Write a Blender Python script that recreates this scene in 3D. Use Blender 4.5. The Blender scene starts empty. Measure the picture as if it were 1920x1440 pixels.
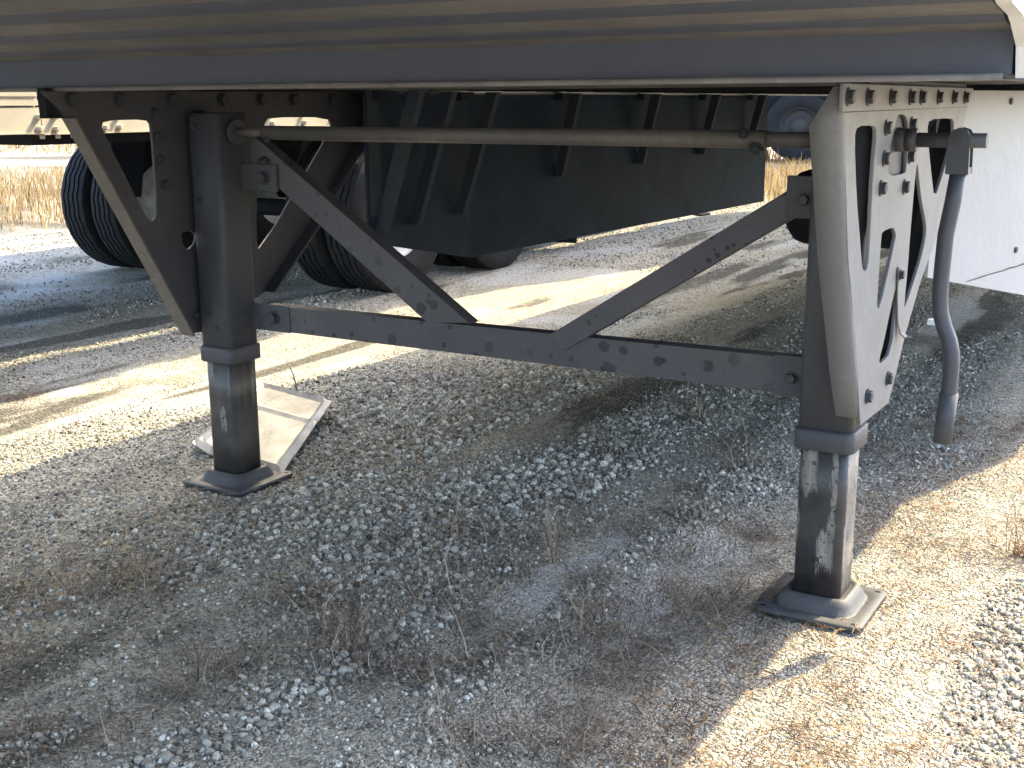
import bpy, bmesh, math, random
import numpy as np
from mathutils import Vector, Matrix

random.seed(7)
rng = np.random.default_rng(11)
scene = bpy.context.scene
C = scene.collection

# ------------------------------------------------------------------ camera
cam_d = bpy.data.cameras.new('camera')
cam = bpy.data.objects.new('camera', cam_d)
C.objects.link(cam)
YAW, PITCH, ROLL, FPX = 0.54095, 0.23474, -0.00434, 2213.6
CAMPOS = Vector((0.75608, -2.76096, 1.22995))
cy, sy, cp, sp = math.cos(YAW), math.sin(YAW), math.cos(PITCH), math.sin(PITCH)
fwd = Vector((-sy * cp, cy * cp, -sp))
right = Vector((cy, sy, 0))
up = right.cross(fwd)
r2 = math.cos(ROLL) * right + math.sin(ROLL) * up
u2 = -math.sin(ROLL) * right + math.cos(ROLL) * up
M = Matrix((r2, u2, -fwd)).transposed().to_4x4()
M.translation = CAMPOS
cam.matrix_world = M
cam_d.sensor_width = 36.0
cam_d.lens = FPX / 1920.0 * 36.0
cam_d.clip_start = 0.05
cam_d.clip_end = 2000
scene.camera = cam

# ------------------------------------------------------------------ sky and sun
SUN = Vector((0.36, 0.82, 1.0)).normalized()          # direction towards the sun
world = bpy.data.worlds.new('World')
scene.world = world
world.use_nodes = True
wn = world.node_tree
bg = wn.nodes['Background']
sky = wn.nodes.new('ShaderNodeTexSky')
sky.sky_type = 'NISHITA'
sky.sun_disc = False
sky.sun_elevation = math.asin(SUN.z)
sky.sun_rotation = math.atan2(SUN.x, SUN.y)
sky.air_density = 0.9
sky.dust_density = 2.0
sky.ozone_density = 0.8
wn.links.new(sky.outputs['Color'], bg.inputs['Color'])
bg.inputs['Strength'].default_value = 0.15
sl = bpy.data.lights.new('sun', 'SUN')
sl.energy = 2.05
sl.angle = math.radians(0.55)
sl.color = (1.0, 0.85, 0.56)
so = bpy.data.objects.new('sun', sl)
so.rotation_euler = SUN.to_track_quat('Z', 'Y').to_euler()
so.location = (3, 8, 10)
C.objects.link(so)
vs = scene.view_settings
vs.view_transform = 'Standard'
vs.look = 'None'
vs.gamma = 1.0
vs.exposure = 2.95
scene.cycles.max_bounces = 8
scene.cycles.diffuse_bounces = 5
scene.cycles.caustics_reflective = True
scene.cycles.blur_glossy = 0.4
scene.cycles.use_denoising = True
scene.cycles.sample_clamp_indirect = 20.0


# ------------------------------------------------------------------ materials
class NT:
    def __init__(self, name):
        self.m = bpy.data.materials.new(name)
        self.m.use_nodes = True
        self.t = self.m.node_tree
        self.b = self.t.nodes['Principled BSDF']
        self._tc = None

    def n(self, kind, **kw):
        nd = self.t.nodes.new('ShaderNode' + kind)
        for k, v in kw.items():
            setattr(nd, k, v)
        return nd

    def l(self, a, b):
        self.t.links.new(a, b)

    def pos(self, scale=(1, 1, 1), rot=(0, 0, 0)):
        if self._tc is None:
            self._tc = self.n('TexCoord')
        mp = self.n('Mapping')
        mp.inputs['Scale'].default_value = scale
        mp.inputs['Rotation'].default_value = rot
        self.l(self._tc.outputs['Object'], mp.inputs['Vector'])
        return mp.outputs['Vector']

    def noise(self, scale, detail=4, rough=0.55, vec=None, dist=0.0):
        nd = self.n('TexNoise')
        nd.inputs['Scale'].default_value = scale
        nd.inputs['Detail'].default_value = detail
        nd.inputs['Roughness'].default_value = rough
        nd.inputs['Distortion'].default_value = dist
        self.l(vec if vec is not None else self.pos(), nd.inputs['Vector'])
        return nd.outputs['Fac']

    def voro(self, scale, vec=None, feature='F1', out='Distance', rand=1.0):
        nd = self.n('TexVoronoi', feature=feature)
        nd.inputs['Scale'].default_value = scale
        nd.inputs['Randomness'].default_value = rand
        self.l(vec if vec is not None else self.pos(), nd.inputs['Vector'])
        return nd.outputs[out]

    def ramp(self, fac, stops):
        nd = self.n('ValToRGB')
        el = nd.color_ramp.elements
        while len(el) < len(stops):
            el.new(0.5)
        for e, (p, c) in zip(el, stops):
            e.position = p
            e.color = (c, c, c, 1) if isinstance(c, (int, float)) else (*c, 1)
        self.l(fac, nd.inputs['Fac'])
        return nd.outputs['Color']

    def mix(self, fac, a, b, mode='MIX'):
        nd = self.n('MixRGB', blend_type=mode)
        for s, v in (('Fac', fac), ('Color1', a), ('Color2', b)):
            if isinstance(v, (int, float)):
                nd.inputs[s].default_value = v if s == 'Fac' else (v, v, v, 1)
            elif isinstance(v, tuple):
                nd.inputs[s].default_value = (*v, 1)
            else:
                self.l(v, nd.inputs[s])
        return nd.outputs['Color']

    def math(self, op, a, b=0.0):
        nd = self.n('Math', operation=op)
        for i, v in enumerate((a, b)):
            if isinstance(v, (int, float)):
                nd.inputs[i].default_value = v
            else:
                self.l(v, nd.inputs[i])
        return nd.outputs[0]

    def bump(self, h, strength=0.3, dist=0.01):
        nd = self.n('Bump')
        nd.inputs['Strength'].default_value = strength
        nd.inputs['Distance'].default_value = dist
        self.l(h, nd.inputs['Height'])
        self.l(nd.outputs['Normal'], self.b.inputs['Normal'])

    def set(self, col=None, rough=None, metal=None, spec=None):
        if col is not None:
            if isinstance(col, tuple):
                self.b.inputs['Base Color'].default_value = (*col, 1)
            else:
                self.l(col, self.b.inputs['Base Color'])
        if rough is not None:
            if isinstance(rough, (int, float)):
                self.b.inputs['Roughness'].default_value = rough
            else:
                self.l(rough, self.b.inputs['Roughness'])
        if metal is not None:
            self.b.inputs['Metallic'].default_value = metal
        if spec is not None:
            self.b.inputs['Specular IOR Level'].default_value = spec
        return self.m


def steel(name, base, dust, amount=0.5, rough=0.5, spots=False, bump=0.08, spec=0.3):
    t = NT(name)
    a = t.ramp(t.noise(3.0, 6, 0.65), [(0.36, 0.0), (0.68, 1.0)])
    b = t.ramp(t.noise(45.0, 3, 0.7), [(0.35, 0.3), (0.7, 1.0)])
    f = t.math('MULTIPLY', t.math('MULTIPLY', a, b), amount)
    f = t.math('ADD', f, amount * 0.35)
    col = t.mix(f, base, dust)
    # fine pale specks of grit
    sp_ = t.ramp(t.voro(70.0), [(0.045, 1.0), (0.075, 0.0)])
    sm = t.ramp(t.noise(9.0, 2), [(0.52, 0.0), (0.62, 0.5)])
    col = t.mix(t.math('MULTIPLY', sp_, sm), col, (0.30, 0.28, 0.25))
    if spots:
        # dried water drops: round dark blots of different sizes
        for sc, r0, th in ((6.5, 0.20, 0.55), (13.0, 0.24, 0.34), (25.0, 0.22, 0.34)):
            v = t.pos((1, 0.02, 1))
            wob = t.noise(60.0, 2)
            d = t.math('ADD', t.voro(sc, v), t.math('MULTIPLY', t.math('SUBTRACT', wob, 0.5), 0.14))
            m = t.ramp(d, [(r0 - 0.03, 1.0), (r0, 0.0)])
            sel = t.n('SeparateColor')
            t.l(t.voro(sc, v, out='Color'), sel.inputs['Color'])
            keep = t.ramp(sel.outputs[0], [(th, 0.0), (th + 0.02, 0.8)])
            zone = t.ramp(t.noise(2.3, 2), [(0.40, 0.25), (0.55, 1.0)])
            k = t.math('MULTIPLY', t.math('MULTIPLY', m, keep), zone)
            col = t.mix(k, col, (0.012, 0.012, 0.014))
    t.bump(t.noise(160.0, 2), bump, 0.002)
    rg = t.math('ADD', t.math('MULTIPLY', t.noise(14.0, 4), 0.25), rough - 0.12)
    return t.set(col, rg, spec=spec)


M_black = steel('black_chassis_paint', (0.012, 0.019, 0.032), (0.034, 0.038, 0.046), 0.5, 0.65, spec=0.12)
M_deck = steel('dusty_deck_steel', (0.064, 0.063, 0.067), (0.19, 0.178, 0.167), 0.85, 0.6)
M_web = steel('blue_black_web_and_riser_shade', (0.054, 0.063, 0.092), (0.088, 0.092, 0.110), 0.5, 0.6)
M_strut = steel('skirt_strut_paint', (0.034, 0.044, 0.060), (0.060, 0.066, 0.078), 0.5, 0.65, spec=0.12)
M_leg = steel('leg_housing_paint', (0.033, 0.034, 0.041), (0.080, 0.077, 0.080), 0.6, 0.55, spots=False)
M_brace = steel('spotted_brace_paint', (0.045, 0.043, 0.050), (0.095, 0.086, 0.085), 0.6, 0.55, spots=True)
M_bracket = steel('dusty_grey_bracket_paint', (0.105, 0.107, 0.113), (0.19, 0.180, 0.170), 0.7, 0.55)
M_bolt = steel('bolt_steel', (0.025, 0.027, 0.033), (0.065, 0.060, 0.058), 0.5, 0.5)
M_shaft = steel('cross_shaft_paint', (0.050, 0.046, 0.046), (0.135, 0.118, 0.105), 0.8, 0.5)
M_crank = steel('crank_grey_paint', (0.034, 0.039, 0.052), (0.075, 0.070, 0.066), 0.45, 0.45)
M_pad = steel('worn_foot_plate', (0.028, 0.030, 0.036), (0.12, 0.108, 0.09), 0.45, 0.55)


def mat_inner(name, cx, patches, streaks):
    """black tube; patches: (x0, x1, y0, y1, z0, z1) boxes where the paint has worn to primer"""
    t = NT(name)
    sep = t.n('SeparateXYZ')
    t.l(t.pos(), sep.inputs[0])
    wob = t.math('MULTIPLY', t.math('SUBTRACT', t.noise(1.0, 5, 0.7, t.pos((60, 60, 14))), 0.5), 0.030)
    wobz = t.math('MULTIPLY', t.math('SUBTRACT', t.noise(1.0, 4, 0.7, t.pos((110, 110, 9)))  , 0.5), 0.14)
    X_ = t.math('ADD', t.math('SUBTRACT', sep.outputs[0], cx), wob)
    Y_ = t.math('ADD', sep.outputs[1], wob)
    Z_ = t.math('ADD', sep.outputs[2], wobz)

    def inside(v, lo, hi, soft):
        return t.math('MULTIPLY', t.math('MINIMUM', 1.0, t.math('MAXIMUM', t.math('DIVIDE', t.math('SUBTRACT', v, lo), soft), 0.0)),
                      t.math('MINIMUM', 1.0, t.math('MAXIMUM', t.math('DIVIDE', t.math('SUBTRACT', hi, v), soft), 0.0)))

    tot = None
    for x0, x1, y0, y1, z0, z1 in patches:
        k = t.math('MULTIPLY', t.math('MULTIPLY', inside(X_, x0, x1, 0.004), inside(Y_, y0, y1, 0.004)), inside(Z_, z0, z1, 0.012))
        tot = k if tot is None else t.math('MAXIMUM', tot, k)
    st = t.ramp(t.noise(1.0, 4, 0.6, t.pos((75, 75, 3.0))), [(streaks, 0.0), (streaks + 0.05, 0.7)])
    up_ = t.math('MULTIPLY', st, inside(Z_, 0.24, 0.6, 0.10))
    tot = t.math('MAXIMUM', tot, up_)
    holes = t.ramp(t.noise(90.0, 3, 0.6), [(0.36, 0.0), (0.44, 1.0)])
    m = t.math('MULTIPLY', t.math('MULTIPLY', tot, holes), t.ramp(t.noise(1.0, 4, 0.65, t.pos((45, 45, 6))), [(0.3, 0.35), (0.6, 1.0)]))
    blk = t.mix(t.ramp(t.noise(9, 5, 0.65), [(0.35, 0.0), (0.75, 1.0)]), (0.008, 0.008, 0.010), (0.050, 0.043, 0.038))
    prim = t.mix(t.noise(40.0, 4), (0.10, 0.088, 0.074), (0.28, 0.245, 0.205))
    col = t.mix(m, blk, prim)
    t.bump(t.math('MULTIPLY', m, -1.0), 0.2, 0.002)
    return t.set(col, t.ramp(m, [(0, 0.42), (1, 0.75)]))


M_innerR = mat_inner('scuffed_near_inner_leg', 0.0, [(-0.052, -0.008, -0.1, 0.0, 0.30, 0.5), (0.022, 0.040, -0.1, -0.04, 0.12, 0.5), (0.045, 0.1, -0.045, 0.06, 0.05, 0.5), (-0.004, 0.036, -0.1, 0.0, 0.115, 0.21), (-0.1, -0.050, -0.1, 0.0, 0.18, 0.27)], 0.64)
M_innerL = mat_inner('scuffed_far_inner_leg', -1.973, [(-0.006, 0.022, -0.1, 0.0, 0.185, 0.27), (-0.05, -0.02, -0.1, 0.0, 0.36, 0.5)], 0.56)


def simple(name, col, rough=0.6, metal=0.0, var=0.25, scale=12.0, bump=0.0, bscale=80.0, spec=0.5):
    t = NT(name)
    n = t.ramp(t.noise(scale, 4, 0.6), [(0.3, 1 - var), (0.7, 1 + var)])
    c = t.mix(1.0, col, n, 'MULTIPLY')
    if bump:
        t.bump(t.noise(bscale, 3), bump, 0.004)
    return t.set(c, rough, metal, spec)


M_rubber = simple('tyre_rubber', (0.014, 0.0145, 0.016), 0.78, 0, 0.35, 20, 0.15, 120, 0.2)
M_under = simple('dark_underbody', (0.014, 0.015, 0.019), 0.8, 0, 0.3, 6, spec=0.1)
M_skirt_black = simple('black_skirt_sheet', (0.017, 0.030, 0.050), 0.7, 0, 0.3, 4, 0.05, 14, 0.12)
M_whitebody = simple('white_body_paint', (0.60, 0.60, 0.59), 0.4, 0, 0.05, 3)
M_cream = simple('cream_sill_paint', (0.40, 0.365, 0.29), 0.5, 0, 0.10, 7)
M_rim = simple('white_wheel_rim', (0.55, 0.56, 0.57), 0.4, 0.0, 0.15, 9)
M_darkrim = simple('dull_wheel_disc', (0.035, 0.034, 0.033), 0.6, 0.0, 0.15, 9, spec=0.2)
M_white_tip = simple('pale_strap_end', (0.62, 0.64, 0.66), 0.5)


def mat_skirt_white():
    t = NT('white_skirt_sheet')
    dirt = t.ramp(t.noise(4.0, 5, 0.65), [(0.42, 0.0), (0.75, 0.30)])
    fine = t.ramp(t.noise(70.0, 3, 0.6), [(0.45, 0.0), (0.70, 0.25)])
    col = t.mix(dirt, (0.255, 0.255, 0.262), (0.195, 0.190, 0.182))
    col = t.mix(fine, col, (0.21, 0.208, 0.208))
    sp_ = t.ramp(t.voro(26.0), [(0.035, 1.0), (0.06, 0.0)])
    col = t.mix(t.math('MULTIPLY', sp_, 0.6), col, (0.25, 0.24, 0.23))
    t.bump(t.math('ADD', t.noise(40.0, 3), t.math('MULTIPLY', t.noise(6.0, 2), 3.0)), 0.22, 0.004)
    return t.set(col, 0.5)


M_skirt_white = mat_skirt_white()


def mat_sheet():
    t = NT('bright_aluminium_siding')
    n = t.ramp(t.noise(2.2, 3, 0.5), [(0.3, 0.26), (0.7, 0.34)])
    return t.set((0.88, 0.86, 0.82), n, 1.0)


M_sheet = mat_sheet()


def mat_lid():
    t = NT('dented_aluminium')
    st = t.ramp(t.noise(7.0, 5, 0.7), [(0.40, 0.0), (0.60, 1.0)])
    sp_ = t.ramp(t.noise(28.0, 3, 0.7), [(0.50, 0.0), (0.62, 0.7)])
    col = t.mix(st, (0.27, 0.255, 0.215), (0.17, 0.155, 0.125))
    col = t.mix(sp_, col, (0.20, 0.19, 0.17))
    t.bump(t.noise(16.0, 4, 0.6), 0.14, 0.010)
    return t.set(col, 0.5, 0.35)


M_lid = mat_lid()


def mat_ground():
    t = NT('silty_gravel_ground')
    p1 = t.pos((1, 1, 1))
    mid = t.noise(5.5, 5, 0.65, p1)
    fine = t.noise(70.0, 4, 0.7, p1)
    blur = t.noise(16.0, 5, 0.7, p1)
    dirt_a = t.n('Attribute', attribute_name='dirt').outputs['Fac']
    pale_a = t.n('Attribute', attribute_name='pale').outputs['Fac']

    def cells(sc):
        sel = t.n('SeparateColor')
        t.l(t.voro(sc, p1, out='Color'), sel.inputs['Color'])
        return sel.outputs[0], t.voro(sc, p1)

    c1, d1 = cells(95.0)
    c2, d2 = cells(210.0)
    grain = t.math('ADD', t.math('MULTIPLY', c1, 0.75), t.math('ADD', t.math('MULTIPLY', c2, 0.65), 0.25))
    silt = t.mix(mid, (0.33, 0.300, 0.238), (0.465, 0.428, 0.348))
    col = t.mix(1.0, silt, grain, 'MULTIPLY')
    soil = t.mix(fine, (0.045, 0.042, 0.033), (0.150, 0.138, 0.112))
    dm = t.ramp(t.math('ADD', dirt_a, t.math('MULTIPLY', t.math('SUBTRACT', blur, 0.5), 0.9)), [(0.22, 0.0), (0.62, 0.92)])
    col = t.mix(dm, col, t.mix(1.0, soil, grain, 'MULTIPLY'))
    pm = t.ramp(t.math('ADD', pale_a, t.math('MULTIPLY', t.math('SUBTRACT', blur, 0.5), 0.8)), [(0.25, 0.0), (0.70, 0.9)])
    powder = t.mix(fine, (0.36, 0.35, 0.32), (0.58, 0.57, 0.53))
    col = t.mix(pm, col, t.mix(0.5, powder, grain, 'MULTIPLY'))
    h = t.math('ADD', t.math('MULTIPLY', d1, -1.2), t.math('MULTIPLY', d2, -0.6))
    h = t.math('ADD', h, t.math('MULTIPLY', fine, 0.7))
    t.bump(h, 1.0, 0.012)
    return t.set(col, 0.92, spec=0.15)


M_ground = mat_ground()


def mat_stone():
    t = NT('crushed_limestone')
    at = t.n('Attribute', attribute_name='tint')
    tint = at.outputs['Fac']
    n = t.noise(70.0, 5, 0.7)
    crack = t.ramp(t.noise(180.0, 3, 0.6), [(0.38, 0.35), (0.50, 1.0)])
    base = t.ramp(tint, [(0.0, (0.09, 0.081, 0.062)), (0.35, (0.25, 0.229, 0.182)), (0.75, (0.45, 0.416, 0.338)), (1.0, (0.72, 0.675, 0.57))])
    col = t.mix(n, t.mix(1.0, base, (0.72, 0.72, 0.74), 'MULTIPLY'), base)
    col = t.mix(1.0, col, crack, 'MULTIPLY')
    t.bump(n, 0.5, 0.004)
    return t.set(col, 0.88, spec=0.2)


M_stone = mat_stone()


def mat_blade(name, stops):
    t = NT(name)
    at = t.n('Attribute', attribute_name='tint')
    c = t.ramp(at.outputs['Fac'], stops)
    t.b.inputs['Roughness'].default_value = 0.75
    tr = t.n('BsdfTranslucent')
    mx = t.n('MixShader')
    mx.inputs[0].default_value = 0.3
    out = t.t.nodes['Material Output']
    t.l(c, t.b.inputs['Base Color'])
    t.l(c, tr.inputs['Color'])
    t.l(t.b.outputs[0], mx.inputs[1])
    t.l(tr.outputs[0], mx.inputs[2])
    t.l(mx.outputs[0], out.inputs['Surface'])
    return t.m


M_straw = mat_blade('dry_straw', [(0.0, (0.05, 0.039, 0.031)), (0.5, (0.16, 0.120, 0.087)), (1.0, (0.46, 0.365, 0.26))])
M_gold = mat_blade('golden_grass', [(0.0, (0.13, 0.075, 0.030)), (0.5, (0.30, 0.20, 0.085)), (0.95, (0.44, 0.34, 0.18)), (1.0, (0.20, 0.22, 0.08))])
M_orange = mat_blade('orange_grass', [(0.0, (0.035, 0.016, 0.008)), (0.5, (0.13, 0.062, 0.026)), (1.0, (0.34, 0.22, 0.10))])


# ------------------------------------------------------------------ mesh helpers
class MB:
    def __init__(self):
        self.v, self.f, self.s = [], [], []

    def add(self, vs_, fs_, smooth=False):
        o = len(self.v)
        self.v += [tuple(q) for q in vs_]
        self.f += [tuple(i + o for i in f) for f in fs_]
        self.s += [smooth] * len(fs_)
        return self

    def box(self, x0, x1, y0, y1, z0, z1):
        v = [(x, y, z) for z in (z0, z1) for y in (y0, y1) for x in (x0, x1)]
        return self.add(v, [(0, 2, 3, 1), (4, 5, 7, 6), (0, 1, 5, 4), (2, 6, 7, 3), (0, 4, 6, 2), (1, 3, 7, 5)])

    def hexa(self, p):          # 8 points: bottom loop then top loop
        return self.add(p, [(3, 2, 1, 0), (4, 5, 6, 7), (0, 1, 5, 4), (1, 2, 6, 5), (2, 3, 7, 6), (3, 0, 4, 7)])

    def loft(self, rings, cap0=True, cap1=True, smooth=True, closed=True):
        o = len(self.v)
        n = len(rings[0])
        for r in rings:
            self.v += [tuple(q) for q in r]
        for i in range(len(rings) - 1):
            for j in range(n if closed else n - 1):
                a, b = o + i * n + j, o + i * n + (j + 1) % n
                self.f.append((a, b, b + n, a + n))
                self.s.append(smooth)
        if cap0:
            self.f.append(tuple(o + j for j in range(n))[::-1])
            self.s.append(False)
        if cap1:
            self.f.append(tuple(o + (len(rings) - 1) * n + j for j in range(n)))
            self.s.append(False)
        return self

    def tube(self, path, rad, n=14, cap=True):
        path = [Vector(q) for q in path]
        rads = rad if isinstance(rad, (list, tuple)) else [rad] * len(path)
        rings = []
        ref = None
        for i, q in enumerate(path):
            d = (path[min(i + 1, len(path) - 1)] - path[max(i - 1, 0)]).normalized()
            if ref is None:
                ref = Vector((0, 0, 1)) if abs(d.z) < 0.9 else Vector((1, 0, 0))
            a = (ref - d * ref.dot(d)).normalized()
            ref = a
            b = d.cross(a)
            rings.append([q + rads[i] * (math.cos(2 * math.pi * k / n) * a + math.sin(2 * math.pi * k / n) * b) for k in range(n)])
        return self.loft(rings, cap, cap)

    def build(self, name, mat, parent=None, loc=None, bevel=0.0):
        me = bpy.data.meshes.new(name)
        me.from_pydata(self.v, [], self.f)
        me.polygons.foreach_set('use_smooth', self.s)
        bm = bmesh.new()
        bm.from_mesh(me)
        bmesh.ops.recalc_face_normals(bm, faces=bm.faces)
        if bevel:
            ed = [e for e in bm.edges if len(e.link_faces) == 2 and e.calc_face_angle(0) > 0.6]
            bmesh.ops.bevel(bm, geom=ed, offset=bevel, segments=2, affect='EDGES', profile=0.5)
        bm.to_mesh(me)
        bm.free()
        return link(name, me, mat, parent, loc)


def link(name, me, mat, parent=None, loc=None):
    if mat is not None and len(me.materials) == 0:
        me.materials.append(mat)
    o = bpy.data.objects.new(name, me)
    C.objects.link(o)
    l_ = Vector(loc) if loc is not None else Vector((0, 0, 0))
    if parent is not None:
        o.parent = parent
        if parent.type == 'EMPTY':
            l_ = l_ - parent.location     # keep vertices in scene coordinates
    o.location = l_
    return o


def thing(name, loc, label, cat, group=None):
    o = bpy.data.objects.new(name, None)
    o.empty_display_size = 0.2
    o.location = loc
    C.objects.link(o)
    tag(o, label, cat, group)
    return o


def tag(o, label=None, cat=None, group=None, kind=None):
    for k, v in (('label', label), ('category', cat), ('group', group), ('kind', kind)):
        if v:
            o[k] = v
    return o


def rrect(hx, hy, r, z, cx=0, cy_=0, n=4):
    pts = []
    for qx, qy, a0 in ((1, 1, 0), (-1, 1, 90), (-1, -1, 180), (1, -1, 270)):
        for k in range(n + 1):
            a = math.radians(a0 + 90 * k / n)
            pts.append((cx + qx * (hx - r) + r * math.cos(a), cy_ + qy * (hy - r) + r * math.sin(a), z))
    return pts


def chaikin(p, it=1):
    for _ in range(it):
        q = []
        for a, b in zip(p, p[1:] + p[:1]):
            q += [(a[0] * .78 + b[0] * .22, a[1] * .78 + b[1] * .22), (a[0] * .22 + b[0] * .78, a[1] * .22 + b[1] * .78)]
        p = q
    return p


def plate_mesh(name, outer, holes, x, thick, bev=0.0012):
    """flat plate in a YZ plane with cut-outs"""
    cu = bpy.data.curves.new(name, 'CURVE')
    cu.dimensions = '2D'
    cu.fill_mode = 'BOTH'
    cu.extrude = thick / 2 - bev
    cu.bevel_depth = bev
    cu.bevel_resolution = 1
    for loop in [outer] + holes:
        s = cu.splines.new('POLY')
        s.points.add(len(loop) - 1)
        for pt, q in zip(s.points, loop):
            pt.co = (q[0], q[1], 0, 1)
        s.use_cyclic_u = True
    o = bpy.data.objects.new(name, cu)
    C.objects.link(o)
    dg = bpy.context.evaluated_depsgraph_get()
    me = bpy.data.meshes.new_from_object(o.evaluated_get(dg))
    me.name = name
    bpy.data.objects.remove(o)
    bpy.data.curves.remove(cu)
    n = len(me.vertices)
    co = np.empty(n * 3)
    me.vertices.foreach_get('co', co)
    co = co.reshape(-1, 3)
    out = np.stack([co[:, 2] + x, co[:, 0], co[:, 1]], 1)
    me.vertices.foreach_set('co', out.ravel())
    me.update()
    return me


def hexbolt_mesh(r=0.014, h=0.011, washer=True):
    m = MB()
    if washer:
        m.loft([[(1.28 * r * math.cos(a), 1.28 * r * math.sin(a), z) for a in [k * math.pi / 8 for k in range(16)]] for z in (-0.001, 0.003)], smooth=False)
    ring = lambda rr, z: [(rr * math.cos(k * math.pi / 3 + 0.2), rr * math.sin(k * math.pi / 3 + 0.2), z) for k in range(6)]
    m.loft([ring(r, 0.0025), ring(r, h), ring(r * 0.86, h + 0.002)], smooth=False)
    me = bpy.data.meshes.new('bolt')
    me.from_pydata(m.v, [], m.f)
    me.materials.append(M_bolt)
    return me


BOLT = hexbolt_mesh()
BOLT_S = hexbolt_mesh(0.010, 0.008)
BOLT_L = hexbolt_mesh(0.019, 0.016)
RIVET = hexbolt_mesh(0.008, 0.003)


def bolt(parent, loc, axis, me=None, name='bolt'):
    o = bpy.data.objects.new(name, me or BOLT)
    C.objects.link(o)
    o.parent = parent
    l_ = Vector(loc)
    if parent.type == 'EMPTY':
        l_ = l_ - parent.location
    o.location = l_
    o.rotation_euler = Vector(axis).to_track_quat('Z', 'Y').to_euler()
    return o


# ------------------------------------------------------------------ ground
_LAT = {}


def vnoise(x, y, seed):
    """smooth lattice noise in 0..1"""
    if seed not in _LAT:
        _LAT[seed] = np.random.default_rng(seed).random((256, 256))
    r = _LAT[seed]
    xi, yi = np.floor(x).astype(int), np.floor(y).astype(int)
    fx, fy = x - xi, y - yi
    fx, fy = fx * fx * (3 - 2 * fx), fy * fy * (3 - 2 * fy)
    g = lambda a, b: r[a % 256, b % 256]
    return (g(xi, yi) * (1 - fx) + g(xi + 1, yi) * fx) * (1 - fy) + (g(xi, yi + 1) * (1 - fx) + g(xi + 1, yi + 1) * fx) * fy


def fbm(x, y, seed, octv=4):
    s, a, t = 0, 1.0, 0
    for k in range(octv):
        s = s + a * vnoise(x * 2 ** k, y * 2 ** k, seed + k)
        t += a
        a *= 0.5
    return s / t


PADX = (0.0, -1.973)


def rut(x, y):
    wx = x + 0.14 * (vnoise(x * 0.5 + 9, y * 0.35 + 4, 3) - 0.5) + 0.006 * y
    return 0.021 * (vnoise(wx * 2.3 + 40, y * 0.20 + 7, 21) - 0.5) * 2 + 0.013 * (vnoise(wx * 5.4 + 11, y * 0.30, 22) - 0.5) * 2


def H(x, y):
    """height of the ground: low wheel ruts along the trailer, small lumps"""
    x, y = np.asarray(x, float), np.asarray(y, float)
    ruts = rut(x, y)
    lumps = 0.016 * (fbm(x * 2.2 + 31, y * 2.2 + 17, 5, 4) - 0.5) * 2
    near = np.clip(1.6 - np.hypot(x, y - 1) / 14, 0, 1)
    h = (ruts + lumps) * near
    flat = np.ones_like(h)
    for px in PADX:
        d = np.maximum(np.abs(x - px), np.abs(y))
        flat = np.minimum(flat, np.clip((d - 0.13) / 0.16, 0, 1))
    d = np.maximum(np.abs(x + 2.27), np.abs(y - 0.5))
    flat = np.minimum(flat, np.clip((d - 0.38) / 0.2, 0.3, 1))
    h = h * flat + (1 - flat) * -0.004
    # wheels far away stand on level ground
    return h


def dens(x, y):
    """windrows of coarse stone along the ruts, silty bare ground between"""
    wx = x + 0.10 * (vnoise(x * 0.9, y * 0.5, 71) - 0.5) + 0.012 * y
    band = vnoise(wx * 2.9 + 5.3, y * 0.22 + 2, 33)
    blot = fbm(wx * 3.8 + 3, y * 0.70 + 9, 44, 4)
    f_ = 0.40 * band + 0.80 * blot + 5.5 * rut(x, y)
    return np.clip((f_ - 0.47) / 0.24, 0, 1)


SHADE_TUFTS = [(-0.561, -0.164), (-0.761, -0.240), (-0.746, -0.863), (-0.830, -0.853), (-1.113, -0.608), (-1.161, -0.674), (-1.519, -0.767), (-1.585, -0.884), (-1.621, -1.019), (-1.169, -1.452), (-1.042, -1.150), (-1.080, -1.422), (-0.650, -0.836), (-0.261, -0.393), (-0.254, -0.216), (-0.197, -0.032), (-0.206, -0.603), (-0.233, -0.803), (-0.203, -0.928), (-0.946, 1.461), (-0.729, 1.241), (-1.043, 0.901), (-0.548, 0.413), (-0.548, 0.970), (-1.511, -1.223), (-1.769, -1.031), (-0.198, 0.220), (-1.036, -0.081), (-0.970, 0.338), (-0.629, 0.208), (-1.020, -0.995), (-0.375, -1.006), (-0.45, -0.30), (-0.36, -0.10), (-0.50, -0.55), (-0.85, -0.45), (-0.30, 0.40), (-0.62, 0.62), (-0.30, -0.52), (-0.42, -0.42), (-0.22, -0.14), (-0.33, -0.62), (-0.55, -0.72), (-0.95, -0.72), (-1.25, -0.95), (-0.70, -0.55), (-0.42, 0.10), (-0.80, 0.02)]


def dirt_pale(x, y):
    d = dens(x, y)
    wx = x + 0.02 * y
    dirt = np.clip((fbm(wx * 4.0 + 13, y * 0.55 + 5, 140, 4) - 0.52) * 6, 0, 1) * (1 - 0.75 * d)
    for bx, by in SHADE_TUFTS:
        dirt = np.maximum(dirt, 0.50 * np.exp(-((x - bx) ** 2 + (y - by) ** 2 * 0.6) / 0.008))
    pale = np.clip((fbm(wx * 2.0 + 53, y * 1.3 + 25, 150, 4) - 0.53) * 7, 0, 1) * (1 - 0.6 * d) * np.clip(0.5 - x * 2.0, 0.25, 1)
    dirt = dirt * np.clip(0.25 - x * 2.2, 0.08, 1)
    return dirt, pale * (1 - dirt)


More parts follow.
